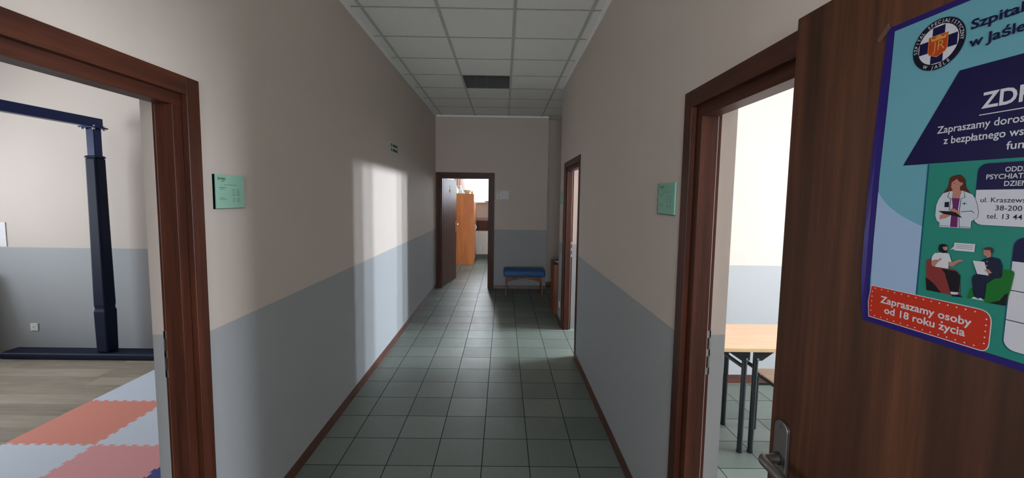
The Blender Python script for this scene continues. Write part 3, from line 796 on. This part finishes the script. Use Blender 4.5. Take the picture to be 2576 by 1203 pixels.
def disc(c, r, n=20): return [(c[0] + r*math.cos(2*math.pi*k/n), c[1] + r*math.sin(2*math.pi*k/n)) for k in range(n)]
for zz in (1122, 900):
    sc = M().prism(disc((-199, zz), 4.2), LF, 9, 9.6, 0).prism(disc((-199, zz), 1.9, 6), LF, 9.6, 9.8, 1)
    sc.build('screw', [CHROME, DARK], hp)
M().prism(disc((-199, 962), 8.5), LF, 9, 9.5, 0).prism([(-202, 940), (-196, 940), (-196, 962), (-202, 962)], LF, 9, 9.5, 0).build('keyhole', DARK, hp)
pts = [(-199, 1040, 9), (-199, 1040, 40)]
for i in range(1, 8):
    a = math.pi/2*i/7; pts.append((-199 + 14*(1-math.cos(a)), 1040, 40 + 14*math.sin(a)))
pts += [(-140, 1040, 56), (-100, 1039, 57), (-76, 1038, 55)]
LV = M().tube([LF(*p) for p in pts], [0.0118]*2 + [0.0120]*7 + [0.0118, 0.0112, 0.010], 18)
lever = LV.build('lever', HANDLE, hp)
M().tube([LF(-199, 1040, 9), LF(-199, 1040, 13)], 0.0155, 20).build('collar', DARK, hp)
dt = M()
for k in range(14): 
    u = -172 + k*5.2
    dt.prism([(u-1, 1043.5), (u+1, 1043.5), (u+1, 1045.2), (u-1, 1045.2)], LF, 66.6, 67.6)
dt.build('grip_dots', CHROME, lever)
for z in (250, 1050, 1850):
    M().tube([LF(UH+5, z, -6), LF(UH+5, z+100, -6)], 0.008, 10).build('hinge', STEEL, leaf)
structure(M().box(XR-0.012, XR, 0.055, 0.130, 0, 2.132), 'trim_6', MAHOG, bevel=0.003)

# ------------------------------------------------------------------ poster on the leaf (u, v in mm on the door face)
def pm(name, rgb): return plain('poster_'+name, tuple(v*0.80 for v in rgb), 0.30, grain=0.0, spec=0.18)
C = {k: pm(k, v) for k, v in dict(border=(46, 30, 120), teal=(118, 186, 202), pale=(176, 204, 238), sky=(112, 174, 208), navy=(24, 18, 74), white=(236, 236, 244), green=(44, 150, 132), edge=(22, 92, 124),
      red=(216, 54, 30), ink=(18, 18, 40), skin=(206, 140, 122), hair=(92, 44, 26), coat=(222, 228, 240), plum=(118, 34, 112), black=(24, 20, 26), maroon=(150, 56, 54), leaf=(24, 122, 40), suit=(24, 30, 62), crest=(206, 74, 34), gold=(232, 170, 80), brown=(96, 40, 36)).items()}
poster = thing('wall_poster', LF(185, 1452, 0), 'blue and green hospital poster taped on the dark walnut door leaf', 'poster')
def curl(u, v):
    """the loose left edge stands a few mm off the door"""
    e = max(0.0, -u/19.0); return 1.0 + 2.2*e*e*(0.55 + 0.45*math.sin((v-1452)/553*5.2+0.6))
def PF(u, v, d): return LF(u, v, d + curl(u, v))
LAYER = [0.0]
def grid(m, poly, d, mi):
    m.flat(poly, PF, d, mi)
def P(name, items, parent, step=0.16):
    """items: list of (colour, polygon); each later one lies a hair above the one before"""
    names = []; m = M()
    for c, poly in items:
        LAYER[0] += step/8
        if c not in names: names.append(c)
        m.flat(poly, PF, LAYER[0], names.index(c))
    return m.build(name, [C[n] for n in names], parent, fix=False)
def strip(left, right_u):
    """quads in rows, so that the sheet can follow the curl at its left edge"""
    out = []
    cols = [0, 8, 18, 32, 60]
    for (ua, va), (ub, vb) in zip(left, left[1:]):
        a = [ua + c for c in cols if ua + c < right_u] + [right_u]; b = [ub + c for c in cols if ub + c < right_u] + [right_u]
        for k in range(min(len(a), len(b)) - 1):
            out.append([(b[k], vb), (b[k+1], vb), (a[k+1], va), (a[k], va)])
    return out
UR = 378.0
L0 = [(-8, 2006), (-11, 1940), (-14, 1880), (-16.5, 1820), (-18, 1760), (-19, 1690), (-19, 1620), (-18, 1540), (-13, 1480), (-8, 1451.5)]
sheet = P('poster_sheet', [('border', q) for q in strip(L0, UR)], poster, 0.0)
LAYER[0] = 0.2
L1 = [(7, 1996), (6, 1910), (4.7, 1850), (3.2, 1792), (1.5, 1728), (2.5, 1690), (1.5, 1620), (0.9, 1540), (3, 1500), (4, 1463)]
P('poster_ground', [('teal', q) for q in strip(L1, UR-12)], sheet)
def bez(p0, p1, p2, n=14): return [((1-t)**2*p0[0]+2*t*(1-t)*p1[0]+t*t*p2[0], (1-t)**2*p0[1]+2*t*(1-t)*p1[1]+t*t*p2[1]) for t in [i/n for i in range(n+1)]]
sw = bez((2.2, 1703), (28, 1664), (90, 1643)) + [(90, 1522), (4, 1523), (1.2, 1600)]
P('poster_swoosh', [('pale', list(reversed(sw)))], sheet)
P('green_panel', [('edge', [(88.8, 1463), (UR-12, 1463), (UR-12, 1748), (88.8, 1748)]), ('green', [(91.5, 1463), (UR-13, 1463), (UR-13, 1748), (91.5, 1748)])], sheet)
P('title_banner', [('navy', [(46, 1749), (UR-12, 1747), (UR-12, 1892), (123.6, 1892)]), ('white', [(157, 1815.6), (300, 1815.6), (300, 1817.0), (157, 1817.0)])], sheet)
cc = (86.5, 1945.0)
emb = P('emblem', [('ink', disc(cc, 41, 48)), ('white', disc(cc, 31.5, 48))], sheet)
P('emblem_cross', [('navy', [(76.6, 1915), (96, 1915), (96, 1974), (76.6, 1974)]), ('navy', [(56.5, 1935), (116, 1935), (116, 1954.6), (56.5, 1954.6)])], emb)
sh = lambda s: [(cc[0]+x*s, cc[1]-1.5+y*s) for x, y in ((-15.5, 17), (15.5, 17), (15.5, -8), (13, -13), (6, -16), (0, -19), (-6, -16), (-13, -13), (-15.5, -8))]
P('emblem_shield', [('gold', sh(1.0)), ('crest', sh(0.94))], emb)

TXT = {}
def text_mesh(body, bold):
    c = bpy.data.curves.new('lettering', 'FONT'); c.body = body; c.size = 1.0; c.offset = bold
    c.resolution_u = 3
    o = bpy.data.objects.new('lettering', c); COL.objects.link(o)
    bpy.context.view_layer.update()
    dg = bpy.context.evaluated_depsgraph_get()
    me = bpy.data.meshes.new_from_object(o.evaluated_get(dg))
    vs = [v.co.copy() for v in me.vertices]; fs = [tuple(p.vertices) for p in me.polygons]
    bpy.data.objects.remove(o); bpy.data.curves.remove(c); bpy.data.meshes.remove(me)
    return vs, fs
def ext(vs): return min(v.x for v in vs), max(v.x for v in vs)
def write(m, body, u0, u1, base, cap, bold=0.015, ref=None, mi=0, fr=None, d=None, slant=0.0):
    """fit ref (or body) between u0 and u1 with capital height cap on the base line"""
    vs, fs = text_mesh(body, bold); rv, _ = text_mesh(ref or body, bold)
    capv, _ = text_mesh('H', bold); ch = max(v.y for v in capv)
    a, b = ext(rv); sx = (u1-u0)/(b-a); sy = cap/ch
    m.add([fr(u0 + (v.x-a)*sx + slant*v.y*sy, base + v.y*sy, d) for v in vs], fs, mi)
FT = lambda u, v, d: PF(u, v, d)
LAYER[0] += 0.04
tm = M(); D = LAYER[0]
kw = dict(fr=FT, d=D)
write(tm, 'Szpital Specjalistyczny', 133.5, 198.5, 1950.3, 14.2, 0.022, ref='Szpital', **kw)
write(tm, 'w Jaśle', 133.2, 190.5, 1923.6, 14.2, 0.022, ref='w Jaśl', **kw)
tm.build('header_lettering', C['navy'], sheet, fix=False)
tm = M()
write(tm, 'ZDROWIE', 158.8, 201.5, 1826, 22.8, 0.024, ref='ZD', **kw)
write(tm, 'Zapraszamy dorosłych', 98.9, 212.8, 1797.3, 11.3, 0.012, ref='Zapraszamy doros', **kw)
write(tm, 'z bezpłatnego wsparcia', 110.2, 213.5, 1779.0, 11.3, 0.012, ref='z bezpłatnego ws', **kw)
write(tm, 'fun', 195.2, 215.5, 1760.8, 11.3, 0.012, **kw)
tm.build('banner_lettering', C['white'], sheet, fix=False)
# round lettering of the emblem
tm = M()
def ring_text(body, a0, a1, r, h, flip):
    n_ = len(body)
    for i, ch in enumerate(body):
        if ch == ' ': continue
        a = a0 + (a1-a0)*i/(n_-1)
        vs, fs = text_mesh(ch, 0.01); x0, x1 = ext(vs); s = h/0.72
        ca, sa = math.cos(a), math.sin(a)
        out = Vector((ca, sa)); tan = Vector((sa, -ca))
        if flip: out, tan = -out, -tan
        pts = []
        for v in vs:
            x = (v.x-(x0+x1)/2)*s*0.95; y = v.y*s - h/2
            q = Vector(cc) + Vector((ca, sa))*r + tan*x + out*y
            pts.append(FT(q.x, q.y, D))
        tm.add(pts, fs)
R_ = math.radians
ring_text('SZPITAL SPECJALISTYCZNY', R_(186), R_(-4), 36.2, 5.6, False)
ring_text('W JAŚLE', R_(241), R_(301), 36.2, 5.6, True)
tm.build('emblem_lettering', C['white'], emb, fix=False)
tm = M()
write(tm, 'JR', 78.5, 97.5, 1935.5, 15, -0.01, fr=FT, d=D)
crown = [(76, 1952), (98, 1952), (100, 1959), (94, 1955), (87, 1961), (80, 1955), (74, 1959)]
tm.flat(crown, FT, D); tm.build('crest_monogram', C['gold'], emb, fix=False)

# address boxes
def rounded(u0, v0, u1, v1, r, corners='abcd'):
    """a top-left, b top-right, c bottom-right, d bottom-left"""
    out = []
    def arc(cx, cy, a0):
        for i in range(8): 
            a = math.radians(a0 + 90*i/7); out.append((cx + r*math.cos(a), cy + r*math.sin(a)))
    if 'd' in corners: arc(u0+r, v0+r, 180)
    else: out.append((u0, v0))
    if 'c' in corners: arc(u1-r, v0+r, 270)
    else: out.append((u1, v0))
    if 'b' in corners: arc(u1-r, v1-r, 0)
    else: out.append((u1, v1))
    if 'a' in corners: arc(u0+r, v1-r, 90)
    else: out.append((u0, v1))
    return out
b1 = P('address_box', [('edge', rounded(162.6, 1650.3, 340, 1743.2, 12)), ('white', rounded(163.8, 1651.2, 339, 1742.2, 12)), ('navy', rounded(163.4, 1703.7, 339.4, 1742.4, 12, 'ab'))], sheet)
b2 = P('schedule_box', [('edge', rounded(215.6, 1475.2, 342, 1637.6, 14)), ('white', rounded(217.2, 1476.4, 341, 1636.7, 14)), ('navy', rounded(216.8, 1602.4, 341.4, 1636.9, 14, 'ab')),
      ('navy', [(217.2, 1560.6), (341, 1560.6), (341, 1561.8), (217.2, 1561.8)]), ('navy', [(217.2, 1517.8), (341, 1517.8), (341, 1519), (217.2, 1519)])], sheet)
D2 = LAYER[0] + 0.04; kw = dict(fr=FT, d=D2)
tm = M()
write(tm, 'ODDZIAŁ', 197.2, 217.2, 1729, 7.0, 0.016, ref='ODD', **kw)
write(tm, 'PSYCHIATRYCZNY', 175.0, 213.0, 1719.2, 7.0, 0.016, ref='PSYCHIA', **kw)
write(tm, 'DZIENNY', 197.7, 217.2, 1708.8, 7.0, 0.016, ref='DZIE', **kw)
tm.build('address_heading', C['white'], b1, fix=False)
tm = M()
write(tm, 'ul. Kraszewskiego', 170.8, 220.6, 1685.2, 7.0, 0.004, ref='ul. Kraszew', **kw)
write(tm, '38-200 Jasło', 190.4, 221.5, 1673.5, 7.2, 0.004, ref='38-200', **kw)
write(tm, 'tel. 13 44', 180.7, 222.6, 1661.2, 7.2, 0.004, **kw)
tm.build('address_lettering', C['ink'], b1, fix=False)

# red label
rl_ = [(0.6, 1491), (4.2, 1462)] + bez((189, 1462.5), (201.4, 1462.8), (201.4, 1478)) + bez((201.3, 1508), (200.5, 1525.6), (183, 1525.5)) + [(5, 1524)]
ri = [(1.8, 1491), (5.2, 1463.4)] + bez((189, 1463.8), (200, 1464), (200, 1478)) + bez((199.9, 1508), (199, 1524.3), (183, 1524.2)) + [(5.8, 1522.8)]
red = P('age_label', [('white', rl_), ('red', ri)], sheet)
LAYER[0] += 0.04; D3 = LAYER[0]
tm = M()
write(tm, 'Zapraszamy osoby', 26.0, 176.0, 1495.2, 12.6, 0.018, fr=FT, d=D3)
write(tm, 'od 18 roku zycia', 35.6, 169.0, 1477.2, 12.6, 0.018, fr=FT, d=D3)
w_all = ext(text_mesh('od 18 roku zycia', 0.018)[0]); w_pre = ext(text_mesh('od 18 roku z', 0.018)[0]); w_z = ext(text_mesh('z', 0.018)[0])
zc = 35.6 + (w_pre[1] - (w_z[1]-w_z[0])/2 - w_all[0])*(169.0-35.6)/(w_all[1]-w_all[0])
tm.flat(disc((zc, 1489.6), 1.5, 14), FT, D3)
for i in range(14): 
    u = 14 + i*12.7; tm.flat(disc((u, 1519.4), 1.15, 8), FT, D3)
    tm.flat(disc((u+3, 1467.2+0.2*i/4), 1.15, 8), FT, D3)
for i in range(5):
    tm.flat(disc((8.5, 1512 - i*9.2), 1.15, 8), FT, D3); tm.flat(disc((194.5, 1512 - i*9.2), 1.15, 8), FT, D3)
tm.build('label_lettering', C['white'], red, fix=False)

# pictures of people (flat print)
P('doctor_picture', [
 ('hair', [(116.6, 1697.9), (123.9, 1709.4), (125.0, 1722.4), (128, 1726), (132.4, 1727.1), (136.5, 1728.3), (141.3, 1727.6), (147.0, 1721.5), (150.0, 1707.8), (156.8, 1698.5), (140, 1696)][::-1]),
 ('ink', [(139.3+(x-139.3)*1.018, 1673+(y-1673)*1.012) for x, y in [(117.5, 1698.9), (128.3, 1702.3), (145.3, 1703.0), (159.4, 1697.0), (163.3, 1691.3), (166.4, 1683.7), (169.8, 1669.5), (169.3, 1661.9), (161.5, 1655.8), (161.7, 1644.7), (116.3, 1644.0), (116.6, 1651.2), (112.0, 1654.0), (108.8, 1662.2), (108.8, 1678.8), (111.7, 1689.2)]][::-1]),
 ('coat', [(117.5, 1698.9), (128.3, 1702.3), (145.3, 1703.0), (159.4, 1697.0), (163.3, 1691.3), (166.4, 1683.7), (169.8, 1669.5), (169.3, 1661.9), (161.5, 1655.8), (161.7, 1644.7), (116.3, 1644.0), (116.6, 1651.2), (112.0, 1654.0), (108.8, 1662.2), (108.8, 1678.8), (111.7, 1689.2)][::-1]),
 ('plum', [(131.1, 1691.8), (142.8, 1691.3), (141.8, 1673.5), (143.5, 1645.3), (132.7, 1645.1), (132.8, 1663.2), (133.7, 1678.3)][::-1]),
 ('skin', [(128.9, 1716.3), (135.6, 1721.5), (145.0, 1714.7), (144.9, 1711.8), (141.2, 1709.0), (143.1, 1703.1), (144.6, 1701.1), (142.4, 1690.8), (131.6, 1691.3), (131.5, 1703.3), (128.6, 1709)][::-1]),
 ('hair', [(135.6, 1722), (139.6, 1727.7), (148.1, 1719.5), (149.6, 1708), (144.5, 1702.1), (141.7, 1704.1), (141.2, 1709.0), (145.2, 1712.8), (145.0, 1715.2), (139.6, 1716.9)][::-1]),
 ('ink', [(126.5, 1701), (127.3, 1701), (125.6, 1693.2), (131, 1690), (130.4, 1689.4), (124.6, 1693)][::-1]),
 ('ink', [(147.2, 1702), (148.0, 1701.6), (149.4, 1692.6), (143.4, 1690.2), (143.6, 1689.4), (150.4, 1692.4)][::-1]),
 ('ink', [(144.2, 1689), (145, 1689), (144.2, 1668), (146.6, 1645), (145.8, 1645), (143.4, 1668)][::-1]),
 ('ink', [(129.6, 1690), (130.4, 1690), (129.8, 1672), (128.9, 1672)][::-1]),
 ('ink', [(116.4, 1646.2), (131, 1646.2), (131, 1646.8), (116.4, 1646.8)]), ('ink', [(145.2, 1646), (161.4, 1646), (161.4, 1646.6), (145.2, 1646.6)]),
 ('ink', [(146, 1670.4), (161, 1672), (165, 1668.4), (164.5, 1668), (160.6, 1671), (146, 1669.6)][::-1]),
 ('ink', [(121.4, 1684.7), (128.1, 1685.2), (128.4, 1676.7), (121.9, 1676.5)][::-1]),
 ('ink', [(147.1, 1682.2), (153.6, 1682.2), (153.6, 1683), (147.1, 1683)]), ('ink', [(149.3, 1680.6), (150.3, 1680.6), (150.3, 1685), (149.3, 1685)]),
 ('skin', [(129.4, 1671.2), (132.7, 1674.8), (137.3, 1674.4), (144.8, 1669.2), (146.6, 1664.3), (139.6, 1667.0)][::-1]),
 ('skin', [(116.2, 1656.3), (116.4, 1663.6), (125.1, 1667.0), (131.8, 1664.7), (130.2, 1662.1), (124.9, 1658.8)][::-1]),
 ('black', [(113.0, 1670.1), (131.3, 1670.2), (139.6, 1668.5), (149.6, 1660.5), (132.8, 1663.7), (121.0, 1665.8)][::-1]),
 ('ink', [(131.3, 1714.4), (134.4, 1714.4), (134.4, 1715), (131.3, 1715)]), ('crest', [(131.8, 1706.6), (135, 1707.2), (134, 1706.2)])], sheet)
P('patient_picture', [
 ('maroon', [(102.1, 1585.0), (104, 1588.5), (107.0, 1589.8), (111.4, 1583.0), (128.4, 1579.0), (146.4, 1578.6), (152, 1574), (155.5, 1560), (157.5, 1538), (143.9, 1536.8), (106.5, 1537)][::-1]),
 ('black', [(103.4, 1557.8), (111, 1554), (118.7, 1548.6), (129.8, 1536.9), (106.5, 1536.6)][::-1]),
 ('black', [(126.2, 1576.7), (148.7, 1575.8), (154.8, 1570.0), (155.4, 1558.6), (154.7, 1542.4), (143.0, 1541.3), (138.0, 1555.0), (132.2, 1570.5)][::-1]),
 ('white', [(142.9, 1541.9), (154.2, 1543.3), (155.1, 1539.4), (144.8, 1538.2)][::-1]), ('suit', [(144.7, 1537.9), (149.0, 1538.2), (155.0, 1540.7), (161.3, 1536.9), (146.1, 1534.9)][::-1]),
 ('skin', [(136.0, 1588.3), (142.2, 1589.9), (151.0, 1595.3), (158.1, 1594.6), (150.5, 1590.0), (143.8, 1583.1), (136.5, 1582.5)][::-1]),
 ('white', [(114.0, 1600.1), (123.8, 1602.6), (135.8, 1602.4), (140.6, 1589.6), (135.9, 1588.9), (136.9, 1577.9), (116.6, 1578.1), (119.4, 1590.0), (110.0, 1587.4), (111.1, 1594.9)][::-1]),
 ('skin', [(110.0, 1587.4), (119.0, 1588.7), (123.5, 1593.6), (126.4, 1592.8), (119.9, 1585.3), (116.0, 1578.0), (111.4, 1579.0)][::-1]),
 ('black', [(119.0, 1606.8), (119.4, 1614.1), (123.6, 1617.0), (130.2, 1616.5), (132.2, 1613.5), (132.4, 1604), (127.1, 1601.9), (121.5, 1603.2)][::-1]),
 ('skin', [(125.2, 1611.6), (130.9, 1613.6), (132.8, 1612.2), (132.9, 1608), (130.0, 1606.4), (127.2, 1607.8)][::-1])], sheet)
P('speech_bubble', [('white', [(142.0, 1620.7), (170.7, 1621.6), (170.4, 1609.3), (142.6, 1608.6), (142.2, 1610.6), (136.8, 1608.8), (142.0, 1614.9)][::-1])] +
  [('ink', [(144.6, v), (167.9, v+0.3), (167.9, v+0.8), (144.6, v+0.5)]) for v in (1617.9, 1615.2, 1612.6)], sheet)
P('therapist_picture', [
 ('leaf', [(171.4, 1556.2), (176.6, 1541.6), (166.9, 1536.5)][::-1]),
 ('leaf', [(207.5, 1588.8), (216.7, 1589.9), (220.4, 1588.4), (221.6, 1585.6), (219.7, 1565.5), (215.6, 1537.7), (190.2, 1536.6), (190.4, 1564.6), (199.3, 1574.0), (207.7, 1577.8)][::-1]),
 ('black', [(217.2, 1556.6), (215.6, 1537.7), (195.6, 1536.9), (208.2, 1543.8), (213.3, 1553.6)][::-1]),
 ('suit', [(181.7, 1599.2), (186.9, 1602.7), (193.8, 1605.3), (202.8, 1603.4), (206.6, 1594.5), (208.3, 1580.0), (206, 1576), (199.3, 1574.0), (190.3, 1565.7), (189.3, 1556.7), (188.8, 1541.2), (177.5, 1541.9), (172.1, 1559.7), (170.7, 1569.6), (173, 1574.6), (176.3, 1576.2), (173.1, 1585.7)][::-1]),
 ('white', [(172.6, 1538.4), (176.6, 1541.6), (181.6, 1539.5), (185.1, 1542.0), (189.5, 1538.7), (181.6, 1538.4)][::-1]),
 ('white', [(169.7, 1596.1), (184.7, 1596.6), (191.9, 1577.1), (177.2, 1577.0)][::-1]),
 ('skin', [(185.4, 1584.5), (191.1, 1586.5), (195.5, 1581.9), (191.7, 1579.6)][::-1]),
 ('skin', [(182.2, 1614.1), (191.4, 1614.5), (192.2, 1608.2), (192.1, 1605.1), (187.7, 1602.6), (186.6, 1605.4), (182.8, 1607.1)][::-1]),
 ('brown', [(182.0, 1615.2), (185.4, 1618.8), (191.7, 1619.0), (194.4, 1615.0), (192.7, 1609.4), (191.2, 1612), (190.4, 1615.2), (182.2, 1614.6)][::-1]),
 ('white', [(187.4, 1597), (189, 1597), (189, 1598), (187.4, 1598)]), ('white', [(187.4, 1591), (189, 1591), (189, 1592), (187.4, 1592)])], sheet)
tape = M().flat([(-19, 1985), (2, 2004), (-4, 2016), (-24, 1992)], PF, LAYER[0]+0.2)
tp = N('clear_tape'); tp.set(0.15); tp.color(lin((120, 100, 84))); tp.p.inputs['Alpha'].default_value = 0.35
tape.build('corner_tape', tp.m, sheet, fix=False)
